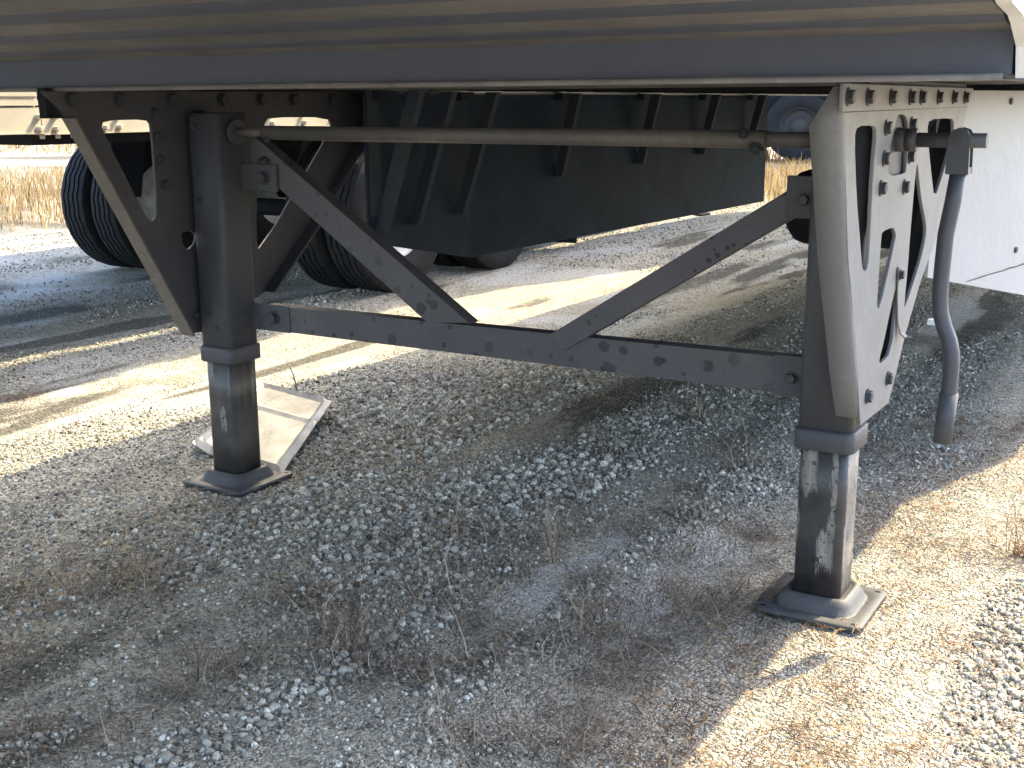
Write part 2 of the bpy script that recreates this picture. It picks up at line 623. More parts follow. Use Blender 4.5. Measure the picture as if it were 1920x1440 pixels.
def axis_lines(lo, hi, step, outs):
    a = list(np.arange(lo, hi + 1e-6, step))
    s = step
    v = lo
    left = []
    while v > -outs:
        s *= 1.18
        v -= s
        left.append(v)
    s = step
    v = hi
    rgt = []
    while v < outs:
        s *= 1.18
        v += s
        rgt.append(v)
    return np.array(left[::-1] + a + rgt)


gx = axis_lines(-4.6, 1.8, 0.026, 420)
gy = axis_lines(-1.9, 5.5, 0.026, 420)
XX, YY = np.meshgrid(gx, gy)
ZZ = H(XX, YY)
nx, ny = len(gx), len(gy)
gv = np.stack([XX.ravel(), YY.ravel(), ZZ.ravel()], 1)
ii = (np.arange(ny - 1)[:, None] * nx + np.arange(nx - 1)[None, :]).ravel()
gf = np.stack([ii, ii + 1, ii + nx + 1, ii + nx], 1)


def np_mesh(name, verts, faces, mat, smooth=False, tint=None):
    me = bpy.data.meshes.new(name)
    k = faces.shape[1]
    me.vertices.add(len(verts))
    me.vertices.foreach_set('co', np.ascontiguousarray(verts, np.float32).ravel())
    me.loops.add(faces.size)
    me.loops.foreach_set('vertex_index', np.ascontiguousarray(faces, np.int32).ravel())
    me.polygons.add(len(faces))
    me.polygons.foreach_set('loop_start', np.arange(0, faces.size, k, dtype=np.int32))
    me.polygons.foreach_set('loop_total', np.full(len(faces), k, np.int32))
    me.polygons.foreach_set('use_smooth', np.full(len(faces), smooth, bool))
    if tint is not None:
        a = me.attributes.new('tint', 'FLOAT', 'POINT')
        a.data.foreach_set('value', np.ascontiguousarray(tint, np.float32))
    me.update(calc_edges=True)
    me.validate()
    me.materials.append(mat)
    return me


gme = np_mesh('ground', gv, gf, M_ground, True)
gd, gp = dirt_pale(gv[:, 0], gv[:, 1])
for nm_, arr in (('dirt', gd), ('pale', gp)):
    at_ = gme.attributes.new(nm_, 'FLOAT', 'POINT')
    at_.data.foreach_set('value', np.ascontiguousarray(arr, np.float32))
g = link('ground', gme, None)
tag(g, kind='structure', label='pale silty gravel yard with low wheel ruts')

# ------------------------------------------------------------------ our semi trailer
TR = thing('semi_trailer', (-0.985, 0, 0), 'near trailer overhead, dark underframe on black landing legs, white side skirt', 'trailer')
XS, XL, ZTOP = 0.43, -2.15, 5.6
XN = -2.46          # the nose ahead of the legs is a little wider on the far side
# stepped nose underside in front of the landing gear (profile along the trailer, z rising to the camera)
prof = [(-0.30, 1.300), (-0.30, 1.273), (-0.505, 1.273), (-0.510, 1.346)]
zz, yy_ = 1.346, -0.51
steps = [(0.115, 0.0205), (0.16, 0.026), (0.19, 0.030), (0.20, 0.030)]
scallops = []
for dy, dz in steps:
    pts = []
    # shallow soffit that rolls up into a low riser
    for u, q in ((0, 0), (0.35, 0.22), (0.70, 0.42), (0.82, 0.55), (0.90, 0.68), (0.97, 0.84), (1.0, 1.0)):
        pts.append((yy_ - dy * u, zz + dz * q))
    scallops.append(pts)
    yy_, zz = pts[-1]
    yy_ -= 0.001
ZN = zz
# web with its foot flange
def extr(points, x0, x1, name, mat, parent, smooth=False, thick=None):
    m = MB()
    n = len(points)
    if thick:
        pts = list(points) + [(a, b + thick) for a, b in reversed(points)]
    else:
        pts = list(points)
    m.loft([[(x0, a, b) for a, b in pts], [(x1, a, b) for a, b in pts]], smooth=smooth)
    return m.build(name, mat, parent)


web = extr([(-0.505, 1.273), (-0.512, 1.348), (-0.47, 1.348), (-0.47, 1.30), (-0.36, 1.285), (-0.36, 1.273)], XN + 0.012, XS - 0.018, 'bolster_web', M_web, TR)
MB().tube([(XN + 0.02, -0.520, 1.2685), (XS - 0.03, -0.520, 1.2685)], 0.0062, 10).build('bolster_lip', M_deck, TR)
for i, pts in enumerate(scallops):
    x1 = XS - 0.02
    for sub, nm, mt in ((pts[:3], 'nose_rib_soffit', M_deck), (pts[2:], 'nose_rib_riser', M_web)):  # bounce light on soffits and shade on risers are put into their paints
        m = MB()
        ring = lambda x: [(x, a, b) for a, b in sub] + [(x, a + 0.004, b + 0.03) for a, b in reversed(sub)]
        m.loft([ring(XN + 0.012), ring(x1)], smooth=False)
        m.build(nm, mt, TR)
extr([(yy_, ZN), (yy_, ZN + 0.05), (-4.2, ZN + 0.05), (-4.2, ZN)], XN + 0.012, XS - 0.02, 'nose_floor', M_deck, TR)
# floor over the landing gear, crossmembers below it
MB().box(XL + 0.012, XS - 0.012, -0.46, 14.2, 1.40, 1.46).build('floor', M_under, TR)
yk = -0.14
while yk < 14.0:
    m = MB()
    m.box(XL + 0.03, XS - 0.03, yk, yk + 0.055, 1.2745, 1.279)
    m.box(XL + 0.03, XS - 0.03, yk, yk + 0.006, 1.279, 1.398)
    m.build('crossmember', M_deck if yk < 1.2 else M_under, TR)
    yk += 0.30
# side walls follow the stepped underside
low = [(14.2, 1.266), (-0.50, 1.266), (-0.525, 1.318)]
for pts in scallops:
    low += [(a - 0.01, b - 0.004) for a, b in pts[2::4]]
low += [(-4.2, ZN - 0.01)]
# (unseen upper body: raised far sheet and open roof added to shape sun strip)
for xx, nm, zt in ((XS, 'side_wall', ZTOP), (XL, 'side_rail', 1.43), (XN, 'nose_side', 0)):
    m = MB()
    pts = low + [(-4.2, zt), (14.2, zt)]
    if nm == 'side_rail':
        pts = [(14.2, 1.266), (-0.35, 1.266), (-0.35, zt), (14.2, zt)]
    elif nm == 'nose_side':
        pts = [(-0.36, 1.266)] + low[1:] + [(-4.2, ZN + 0.06), (-0.9, ZN + 0.05), (-0.36, 1.43)]
    m.loft([[(xx - 0.012, a, b) for a, b in pts], [(xx + 0.012, a, b) for a, b in pts]], smooth=False)
    w = m.build(nm, M_whitebody, TR)
    # bottom rail lips
    if nm != 'nose_side':
        MB().box(xx - 0.03, xx + 0.02, -0.5, 14.2, 1.262, 1.2655).build('bottom_rail', M_deck, w)
MB().box(XL + 0.012, XS - 0.012, -4.2, 1.4, ZTOP - 0.05, ZTOP - 0.01).build('roof', M_whitebody, TR)  # unseen roof cut short so sun reaches the far strip
cu_ = MB()
rings = []
for k in range(120):
    y = -4.1 + 18.1 * k / 119
    xo = XL + 0.02 * math.sin(k * 1.9)
    zc_ = 4.00 + 0.02 * math.sin(k * 0.7) if y < 6.6 else max(1.44, 4.0 - (y - 6.6) * 3.0)
    rings.append([(xo - 0.004, y, zc_), (xo + 0.004, y, zc_), (XL + 0.004, y, ZTOP), (XL - 0.004, y, ZTOP)])
cu_.loft(rings, smooth=False)
cu_.build('added_shade_curtain', M_whitebody, TR)  # unseen, added to bound the sun strip and cast the shade beyond it
for y in (-4.14, 14.08):
    MB().box(XL - 0.01, XL + 0.07, y, y + 0.08, 1.50 if y < 0 else 1.435, ZTOP - 0.052).build('corner_post', M_whitebody, TR)
MB().box(XL + 0.012, XS - 0.012, -4.2, -4.16, ZN + 0.052, ZTOP - 0.06).build('front_wall', M_whitebody, TR)
MB().box(XL + 0.012, XS - 0.012, 14.16, 14.2, 1.47, ZTOP - 0.06).build('rear_wall', M_whitebody, TR)

# ---- landing gear
R_OUT = [(-0.413, 1.206), (-0.395, 1.15), (-0.313, 0.911), (-0.215, 0.72), (-0.122, 0.508), (0.133, 0.504), (0.183, 0.553), (0.264, 0.653), (0.397, 0.772), (0.565, 0.876), (0.696, 1.043), (0.835, 1.209)]
HA = [(-0.306, 1.180), (-0.173, 1.179), (-0.148, 1.166), (-0.158, 1.085), (-0.144, 0.891), (-0.156, 0.869), (-0.177, 0.866), (-0.200, 0.879), (-0.237, 0.953), (-0.280, 1.034), (-0.325, 1.159)]
HB = [(-0.038, 0.942), (0.060, 0.944), (0.092, 0.921), (0.085, 0.911), (0.061, 0.869), (-0.017, 0.760), (-0.048, 0.768), (-0.050, 0.865), (-0.050, 0.935)]
HC = [(0.128, 0.796), (0.154, 0.764), (0.129, 0.630), (0.020, 0.619), (0.010, 0.637), (0.041, 0.669), (0.094, 0.755)]
HD = [(0.257, 1.087), (0.329, 0.992), (0.416, 0.915), (0.421, 0.883), (0.379, 0.825), (0.243, 0.722), (0.228, 0.733), (0.237, 0.831), (0.236, 0.908), (0.241, 0.998), (0.247, 1.065)]
HE = [(0.353, 1.184), (0.632, 1.183), (0.665, 1.172), (0.670, 1.141), (0.588, 1.048), (0.490, 0.973), (0.416, 1.056), (0.339, 1.156)]
HF = [(0.026, 1.199), (0.102, 1.198), (0.138, 1.166), (0.147, 1.070), (0.134, 1.060), (-0.018, 1.063), (-0.034, 1.085), (-0.020, 1.139), (0.011, 1.184)]
L_OUT = [(-0.563, 1.262), (-0.506, 1.209), (-0.109, 0.507), (-0.023, 0.505), (0.270, 0.593), (0.523, 0.801), (0.807, 1.090), (0.886, 1.186), (0.891, 1.269)]
LH1 = [(-0.376, 1.159), (-0.364, 1.183), (-0.200, 1.184), (-0.183, 1.165), (-0.184, 0.898), (-0.205, 0.874), (-0.235, 0.893)]
LH2 = [(-0.095, 0.837), (-0.036, 0.832), (-0.034, 0.796), (-0.073, 0.771), (-0.094, 0.797)]
LH3 = [(0.309, 1.161), (0.337, 1.183), (0.651, 1.179), (0.670, 1.140), (0.625, 1.095), (0.251, 0.725), (0.241, 0.793), (0.271, 1.042)]
LH4 = [(-0.013, 1.207), (0.040, 1.207), (0.036, 1.197), (0.020, 1.192), (-0.003, 1.198)]
XP = 0.095
# near bracket
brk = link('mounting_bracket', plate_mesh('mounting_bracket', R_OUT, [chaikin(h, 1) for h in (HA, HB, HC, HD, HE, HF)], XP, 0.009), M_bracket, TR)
tag(brk, label='dusty grey bracket plate with tapered cut-outs')
# folded front and rear flanges of the bracket
fy = [(-0.432, 1.255, 0.083), (-0.413, 1.180, 0.034), (-0.313, 0.909, 0.036), (-0.184, 0.636, 0.040), (-0.128, 0.525, 0.044)]
m = MB()
outer, inner = [], []
rings = []
for y, z, xi in fy:
    rings.append([(XP + 0.0045, y + 0.006, z), (XP + 0.0005, y - 0.001, z), (XP - 0.008, y - 0.0045, z), (xi, y - 0.0045, z), (xi, y + 0.0035, z), (XP - 0.008, y + 0.0035, z), (XP - 0.0045, y + 0.007, z)])
m.loft(rings, smooth=True)
m.build('front_flange', M_bracket, brk)
m = MB()
rings = []
for y, z in ((0.133, 0.508), (0.264, 0.653), (0.397, 0.772), (0.565, 0.876), (0.696, 1.043), (0.82, 1.19)):
    rings.append([(XP - 0.0048, y - 0.009, z + .004), (XP - 0.0048, y - 0.001, z), (0.036, y - 0.001, z), (0.036, y - 0.009, z + .004)])
m.loft(rings, smooth=False)
m.build('rear_flange', M_leg, brk)
st = MB().hexa([(XP + 0.0046, -0.452, 1.208), (XP + 0.013, -0.452, 1.208), (XP + 0.013, 0.79, 1.210), (XP + 0.0046, 0.79, 1.210),
                (XP + 0.0046, -0.452, 1.262), (XP + 0.013, -0.452, 1.262), (XP + 0.013, 0.86, 1.262), (XP + 0.0046, 0.86, 1.262)]).build('mounting_strip', M_bracket, brk, bevel=0.002)
m = MB().box(0.02, XP - 0.0046, -0.20, 0.84, 1.212, 1.2725)
m.build('frame_rail', M_leg, TR)
for y in (-0.420, -0.275, -0.083, 0.095, 0.205, 0.395, 0.580, 0.735):
    bolt(brk, (XP + 0.0132, y, 1.236), (1, 0, 0), BOLT)
for y, z in ((-0.075, 1.171), (-0.075, 1.105), (0.165, 1.174), (0.168, 1.100), (-0.086, 1.041), (0.134, 1.030), (0.104, 0.572), (-0.085, 0.568)):
    bolt(brk, (XP + 0.0048, y, z), (1, 0, 0), BOLT)
# crank hook: bent flat strap with a pale end
m = MB()
pth = [(0.104, 0.13, 0.840), (0.104, 0.14, 0.76), (0.105, 0.16, 0.700), (0.109, 0.175, 0.672), (0.118, 0.185, 0.661), (0.130, 0.19, 0.661), (0.143, 0.2, 0.672), (0.155, 0.2, 0.690), (0.166, 0.2, 0.702)]
rings = [[(x - 0.0015, y - 0.012, z), (x - 0.0015, y + 0.012, z), (x + 0.0015, y + 0.012, z + 0.002), (x + 0.0015, y - 0.012, z + 0.002)] for x, y, z in pth]
m.loft(rings, smooth=False)
hk = m.build('crank_hook', M_bracket, brk)
MB().box(0.166, 0.184, 0.186, 0.214, 0.697, 0.709).build('strap_end', M_white_tip, brk)
bolt(brk, (0.106, 0.132, 0.822), (1, 0, 0), BOLT_S)
# far bracket
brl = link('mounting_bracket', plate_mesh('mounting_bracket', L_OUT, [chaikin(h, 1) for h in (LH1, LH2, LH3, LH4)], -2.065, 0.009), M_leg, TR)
tag(brl, label='black bracket plate with tapered cut-outs')
m = MB()
rings = []
for y, z in ((-0.495, 1.19), (-0.30, 0.845), (-0.109, 0.507)):
    rings.append([(-2.0700, y - 0.006, z), (-2.015, y - 0.006, z), (-2.015, y + 0.001, z + 0.002), (-2.0700, y + 0.001, z + 0.002)])
m.loft(rings, smooth=False)
m.build('front_flange', M_shaft, brl)
m = MB()
rings = []
for y, z in ((0.270, 0.593), (0.523, 0.801), (0.807, 1.090), (0.87, 1.165)):
    rings.append([(-2.0604, y - 0.008, z + 0.004), (-2.0604, y - 0.001, z), (-2.01, y - 0.001, z), (-2.01, y - 0.008, z + 0.004)])
m.loft(rings, smooth=False)
m.build('rear_flange', M_leg, brl)
for y in (-0.470, -0.300, -0.10, 0.120, 0.30, 0.462, 0.670, 0.80):
    bolt(brl, (-2.0604, y, 1.240), (1, 0, 0), BOLT_L)
for y, z in ((-0.17, 1.20), (-0.165, 1.13), (-0.16, 1.06), (-0.15, 0.985), (-0.055, 0.56)):
    bolt(brl, (-2.0604, y, z), (1, 0, 0), BOLT)
MB().box(-2.10, -2.0698, -0.55, 0.88, 1.19, 1.2725).build('frame_rail', M_under, TR)


def leg(cx):
    o = MB()
    h = 0.066
    o.loft([rrect(h, h, 0.018, z, cx) for z in (0.455, 0.80, 1.196)] + [rrect(h - 0.006, h - 0.006, 0.015, 1.200, cx)])
    hous = o.build('leg_housing', M_leg, TR)
    c = MB()
    hc = 0.0735
    c.loft([rrect(hc - 0.003, hc - 0.003, 0.02, 0.416, cx), rrect(hc, hc, 0.022, 0.419, cx), rrect(hc, hc, 0.022, 0.462, cx), rrect(hc - 0.002, hc - 0.002, 0.022, 0.465, cx), rrect(0.0665, 0.0665, 0.018, 0.469, cx)])
    c.build('leg_collar', M_leg, hous)
    i = MB()
    hi = 0.0595
    i.loft([rrect(hi, hi, 0.019, z, cx) for z in (0.03, 0.15, 0.3, 0.44)])
    inn = i.build('inner_leg', M_innerR if cx > -1 else M_innerL, TR)
    tag(inn, label='black inner leg tube scuffed to pale primer')
    p = MB()
    hp = 0.134
    p.loft([rrect(hp, hp, 0.022, 0.004, cx), rrect(hp, hp, 0.022, 0.012, cx), rrect(hp - .003, hp - .003, 0.022, 0.0145, cx), rrect(0.106, 0.106, 0.05, 0.0145, cx), rrect(0.101, 0.101, 0.045, 0.0125, cx),
            rrect(0.096, 0.096, 0.045, 0.016, cx), rrect(0.088, 0.088, 0.035, 0.032, cx), rrect(0.078, 0.078, 0.028, 0.047, cx), rrect(0.069, 0.069, 0.024, 0.050, cx), rrect(0.064, 0.064, 0.022, 0.044, cx)], cap1=True)
    pad = p.build('foot_plate', M_pad, inn)
    hole = MB()
    for sx, sy_ in ((1, -1), (-1, -1), (1, 1), (-1, 1)):
        hb = MB()
        hb.loft([[(cx + sx * 0.112 + 0.008 * math.cos(a), sy_ * 0.112 + 0.005 * math.sin(a), z) for a in [k * math.pi / 5 for k in range(10)]] for z in (0.0147, 0.0151)], smooth=False)
        hb.build('bolt_hole', M_under, inn)
    return hous


legR = leg(0.0)
legL = leg(-1.973)
# gearbox bosses on the leg tops
m = MB()
m.tube([(-1.900, 0, 1.142), (-1.885, 0, 1.142)], 0.038, 18)
m.build('shaft_boss', M_leg, legL)
m = MB()
m.box(0.0668, 0.0885, -0.055, 0.28, 1.045, 1.205)
m.build('gear_cover', M_leg, legR, bevel=0.006)
for z in (1.16, 1.02, 0.93):
    bolt(legL, (-1.973 - 0.03, -0.0662, z), (0, -1, 0), BOLT_S)
for z, dx in ((0.53, 0.01), (0.57, -0.02)):
    bolt(legL, (-1.973 + dx, -0.0662, z), (0, -1, 0), RIVET, 'rivet')

# cross shaft
sh = MB()
sh.tube([(-1.886, 0, 1.142), (-1.76, 0, 1.141)], 0.0135, 14)
sh.tube([(-1.775, 0, 1.141), (-1.775, 0, 1.141), (-0.195, 0, 1.140), (-0.195, 0, 1.140)], [0.0, 0.0215, 0.0215, 0.0], 20, cap=False)
sh.tube([(-0.20, 0, 1.140), (-0.066, 0, 1.140)], 0.0180, 14)
shaft = sh.build('cross_shaft', M_shaft, TR)
bolt(shaft, (-1.755, -0.012, 1.124), (0.1, -0.7, -0.7), BOLT_S)
bolt(shaft, (-0.215, -0.012, 1.122), (0.1, -0.6, -0.8), BOLT)
bolt(shaft, (-0.245, -0.018, 1.152), (0, -0.8, 0.6), BOLT_S)

# bracing channels (C sections, open side away from the camera)
def channel(pu0, pu1, pl0, pl1, y, t, depth, name, mat, parent, topflange=True):
    """pu: upper edge ends, pl: lower edge ends (x,z)"""
    m = MB()
    m.hexa([(pl0[0], y, pl0[1]), (pl1[0], y, pl1[1]), (pl1[0], y + t, pl1[1]), (pl0[0], y + t, pl0[1]),
            (pu0[0], y, pu0[1]), (pu1[0], y, pu1[1]), (pu1[0], y + t, pu1[1]), (pu0[0], y + t, pu0[1])])
    for a, b, s in ((pu0, pu1, -1), (pl0, pl1, 1)):
        d = Vector((b[0] - a[0], b[1] - a[1])).normalized()
        nrm = Vector((-d.y, d.x)) * s * t
        if nrm.y * s < 0:
            nrm = -nrm
        m.hexa([(a[0] + nrm.x, y + t, a[1] + nrm.y), (b[0] + nrm.x, y + t, b[1] + nrm.y), (b[0] + nrm.x, y + depth, b[1] + nrm.y), (a[0] + nrm.x, y + depth, a[1] + nrm.y),
                (a[0], y + t, a[1]), (b[0], y + t, b[1]), (b[0], y + depth, b[1]), (a[0], y + depth, a[1])])
    return m.build(name, mat, parent, bevel=0.0012)


YB = 0.045
hz = channel((-1.86, 0.597), (-0.075, 0.611), (-1.86, 0.517), (-0.075, 0.517), YB, 0.006, 0.05, 'cross_brace', M_brace, TR)
d1 = channel((-1.872, 1.140), (-1.068, 0.612), (-1.872, 1.045), (-1.215, 0.600), YB - 0.0075, 0.006, 0.05, 'diagonal_brace', M_brace, TR)
d2 = channel((-0.808, 0.601), (-0.115, 1.042), (-0.758, 0.563), (-0.115, 0.968), YB - 0.0075, 0.006, 0.05, 'diagonal_brace', M_brace, TR)
MB().box(-1.909, -1.750, YB - 0.004, YB - 0.0005, 0.516, 0.602).build('brace_lug', M_leg, hz, bevel=0.001)
MB().box(-0.165, -0.063, YB - 0.006, YB - 0.0005, 0.512, 0.616).build('brace_lug', M_leg, hz, bevel=0.001)
bolt(hz, (-1.815, YB - 0.0042, 0.560), (0, -1, 0), BOLT_L)
bolt(hz, (-0.118, YB - 0.0062, 0.56), (0, -1, 0), BOLT)
MB().box(-1.909, -1.763, YB - 0.018, YB - 0.008, 0.962, 1.045).build('brace_lug', M_leg, d1, bevel=0.002)
bolt(d1, (-1.815, YB - 0.0182, 1.003), (0, -1, 0), BOLT_L)
bolt(d1, (-1.815, YB - 0.013, 1.052), (0, -0.6, 0.8), BOLT)
MB().box(-0.150, -0.063, YB - 0.018, YB - 0.008, 0.955, 1.056).build('brace_lug', M_leg, d2, bevel=0.002)
bolt(d2, (-0.105, YB - 0.0182, 1.00), (0, -1, 0), BOLT)

# crank
cr = MB()
cr.tube([(0.070, 0.08, 1.141), (0.128, 0.08, 1.141)], [0.030, 0.024], 16)
cr.tube([(0.125, 0.08, 1.141), (0.285, 0.08, 1.141)], 0.0165, 16)
crank = cr.build('crank_shaft', M_leg, TR)
m = MB()
m.tube([(0.105, 0.08, 1.141), (0.135, 0.08, 1.141)], 0.026, 16)
m.build('shaft_collar', M_bolt, crank)
yo = MB()
for sgn in (-1, 1):
    yy0 = 0.08 + sgn * 0.0215 - 0.004
    ring = lambda y: [(0.205, y, 1.068), (0.255, y, 1.068), (0.253, y, 1.150), (0.246, y, 1.164), (0.230, y, 1.170), (0.214, y, 1.164), (0.207, y, 1.150)]
    yo.loft([ring(yy0), ring(yy0 + 0.008)], smooth=False)
yo.box(0.206, 0.254, 0.0628, 0.0972, 1.066, 1.082)
yoke = yo.build('crank_yoke', M_crank, crank)
m = MB()
m.tube([(0.230, 0.045, 1.148), (0.230, 0.115, 1.148)], 0.012, 14)
m.build('pivot_pin', M_bolt, crank)
hd = MB()
path = [(0.2305, 0.08, 1.080), (0.2225, 0.08, 1.002), (0.2130, 0.08, 0.929), (0.2110, 0.08, 0.840), (0.2110, 0.08, 0.790), (0.2150, 0.08, 0.750), (0.2255, 0.08, 0.715), (0.2395, 0.08, 0.685), (0.2475, 0.08, 0.655), (0.2495, 0.08, 0.62), (0.2490, 0.08, 0.557), (0.2440, 0.08, 0.450)]
hd.tube(path, 0.0185, 18)
hnd = hd.build('crank_handle', M_crank, crank)
m = MB()
m.tube([(0.2492, 0.08, 0.560), (0.2430, 0.08, 0.437)], 0.0215, 18)
m.build('handle_grip', M_leg, crank)

# side skirts hung under both sides: outside white, inside black
def skirt(path, name, mat_out, sgn):
    m = MB()
    rings = []
    for (x, y, zb) in path:
        rings.append([(x - 0.004, y, zb), (x + 0.004, y, zb), (x + 0.004, y, 1.256), (x - 0.004, y, 1.256)])
    m.loft(rings, smooth=False)
    return m.build(name, mat_out, TR)


def skirt_xz(side, y):
    if side < 0:
        u = min(max((y - 0.713) / 0.97, 0), 1)
        return -1.95 - 0.18 * u, 0.724 - 0.175 * u - 0.008 * max(0, y - 1.68)
    u = min(max((y - 0.8) / 1.17, 0), 1)
    off = 0.36 * u
    zb = 0.725 - 0.235 * u
    return ((0.03 + off) if side > 0 else (-2.0 - off), zb)


SKY_ = [0.8, 1.1, 1.4, 1.7, 1.97, 3.0, 4.0, 5.0, 6.2]
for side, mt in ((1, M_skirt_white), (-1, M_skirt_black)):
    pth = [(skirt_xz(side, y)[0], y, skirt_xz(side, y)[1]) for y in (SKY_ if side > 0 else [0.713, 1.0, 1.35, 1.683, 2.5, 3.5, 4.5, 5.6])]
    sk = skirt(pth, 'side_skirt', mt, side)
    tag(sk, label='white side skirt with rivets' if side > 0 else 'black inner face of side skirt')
    if side < 0:
        for y in (0.76, 1.05, 1.50, 2.45, 3.40, 4.30, 5.15):
            x, zb = skirt_xz(side, y)
            m = MB()
            xi = x + (0.17 if y < 1.6 else 0.09)
            zt, zl = 1.268, 0.76 if y < 1.6 else 0.82 + 0.02 * y
            m.hexa([(x + 0.006, y, zl), (x + 0.05, y, zl), (x + 0.05, y + 0.035, zl), (x + 0.006, y + 0.035, zl),
                    (xi, y, zt), (xi + 0.055, y, zt), (xi + 0.055, y + 0.035, zt), (xi, y + 0.035, zt)])
            s1 = m.build('strut', M_strut, sk)
            if y < 1.0:
                MB().box(x + 0.0045, x + 0.012, y - 0.03, y + 0.04, zb + 0.10, 1.272).build('strut', M_strut, sk)
            MB().box(x + 0.005, x + 0.05, y + 0.0, y + 0.10, 1.235, 1.270).build('clip', M_black, sk)
    else:
        for y, z in ((1.20, 1.225), (1.32, 0.76), (0.87, 0.86), (1.55, 0.9), (1.9, 1.2), (2.1, 0.6)):
            x, zb = skirt_xz(side, y)
            bolt(sk, (x + 0.0045, y, z), (0.95, -0.3, 0), RIVET, 'rivet')
        m = MB()          # gouge running along the lower edge
        pts = []
        for k in range(12):
            y = 1.02 + 0.045 * k
            x, zb = skirt_xz(side, y)
            w = 0.0028 * math.sin(math.pi * (k + 0.4) / 12) * random.uniform(0.5, 1.2) + 0.0008
            z = 0.690 + 0.0022 * k + random.uniform(-0.0015, 0.0015)
            pts.append([(x + 0.0046, y, z - w), (x + 0.0050, y, z + w)])
        for a, b in zip(pts[:-1], pts[1:]):
            m.add([a[0], b[0], b[1], a[1]], [(0, 1, 2, 3)])
        m.build('scratch', M_bolt, sk)


# ---- wheels
def revolve(profile, n=64, lug=False):
    v, f = [], []
    k = len(profile)
    for i in range(n):
        a = 2 * math.pi * i / n
        for (x, r) in profile:
            v.append((x, r * math.cos(a), r * math.sin(a)))
    for i in range(n):
        for j in range(k - 1):
            a, b = i * k + j, ((i + 1) % n) * k + j
            f.append((a, a + 1, b + 1, b))
    return v, f


def tyre_mesh(w=0.275, ro=0.52, ri=0.285):
    hw = w / 2
    pr = [(-hw * 0.72, ri), (-hw * 0.96, ri + 0.05), (-hw, ri + 0.12), (-hw * 0.97, ro - 0.06), (-hw * 0.9, ro - 0.022), (-hw * 0.82, ro - 0.006)]
    groove = [-0.52, -0.18, 0.18, 0.52]
    for gq in groove:
        x = gq * hw
        pr += [(x - 0.008, ro), (x - 0.006, ro - 0.014), (x + 0.006, ro - 0.014), (x + 0.008, ro)]
    pr += [(-a, b) for a, b in reversed(pr[:6])]
    v, f = revolve(pr, 90)
    k = len(pr)
    v = [list(q) for q in v]
    # zigzag groove walls
    for i in range(90):
        z = 0.0045 * (1 if (i // 2) % 2 else -1)
        for j in range(6, 22):
            v[i * k + j][0] += z
    me = bpy.data.meshes.new('tyre')
    me.from_pydata(v, [], f)
    me.polygons.foreach_set('use_smooth', [True] * len(f))
    me.materials.append(M_rubber)
    bm = bmesh.new()
    bm.from_mesh(me)
    bmesh.ops.recalc_face_normals(bm, faces=bm.faces)
    for e in bm.edges:
        if len(e.link_faces) == 2 and e.calc_face_angle(0) > 0.7:
            e.smooth = False
    bm.to_mesh(me)
    bm.free()
    return me


TYRE = tyre_mesh()


def rim_mesh(mat):
    pr = [(0.100, 0.287), (0.105, 0.275), (0.06, 0.265), (0.03, 0.24), (0.045, 0.17), (0.055, 0.13), (0.11, 0.115), (0.115, 0.02), (0.115, 0.0)]
    v, f = revolve(pr, 40)
    m = MB().add(v, f, True)
    for k in range(8):
        a = k * math.pi / 4
        c, s = math.cos(a), math.sin(a)
        m.loft([[(x, 0.152 * c + 0.013 * math.cos(t), 0.152 * s + 0.013 * math.sin(t)) for t in [q * math.pi / 3 for q in range(6)]] for x in (0.045, 0.068)], smooth=False)
    me = bpy.data.meshes.new('wheel')
    me.from_pydata(m.v, [], m.f)
    me.polygons.foreach_set('use_smooth', m.s)
    me.materials.append(mat)
    bm = bmesh.new()
    bm.from_mesh(me)
    bmesh.ops.recalc_face_normals(bm, faces=bm.faces)
    bm.to_mesh(me)
    bm.free()
    return me


RIM = rim_mesh(M_rim)
RIMD = rim_mesh(M_darkrim)


def wheel(parent, x, y, flip=False, rim=None, z=0.515, scale=1.0, spin=0.0):
    o = link('wheel', rim or RIM, None, parent, (x, y, z))
    o.rotation_euler = (spin, 0, math.pi if flip else 0)
    o.scale = (scale,) * 3
    t = bpy.data.objects.new('tyre', TYRE)
    C.objects.link(t)
    t.parent = o
    return o


def axle_set(parent, xo, xi, y, rim=None):
    """xo: outer face on the +X side, xi: outer face on the -X side"""
    for k, x in enumerate((xo - 0.14, xo - 0.46)):
        wheel(parent, x, y, k == 1, rim, spin=0.3 + y)
    for k, x in enumerate((xi + 0.14, xi + 0.46)):
        wheel(parent, x, y, k == 0, rim, spin=0.7 + y)
    m = MB()
    m.tube([(xi + 0.5, y, 0.515), (xo - 0.5, y, 0.515)], 0.06, 14)
    m.build('axle', M_under, parent)


m = MB()
tp = [(-0.70, 0.02), (-0.695, 0.06), (-0.68, 0.10), (-0.655, 0.130), (-0.62, 0.142), (-0.3, 0.143), (0.0, 0.142), (0.05, 0.11), (0.065, 0.03)]
m.tube([(x, 1.75, 0.832) for x, r_ in tp], [r_ for x, r_ in tp], 24)
tank = m.build('air_tank', M_under, TR)
for x in (-0.5, -0.1):
    m = MB()
    m.tube([(x, 1.75, 0.832), (x + 0.035, 1.75, 0.832)], 0.146, 24)
    m.box(x, x + 0.035, 1.735, 1.765, 0.97, 1.2744)
    m.build('tank_strap', M_black, tank)
axle_set(TR, 0.36, -2.08, 10.6)
axle_set(TR, 0.36, -2.08, 11.85)

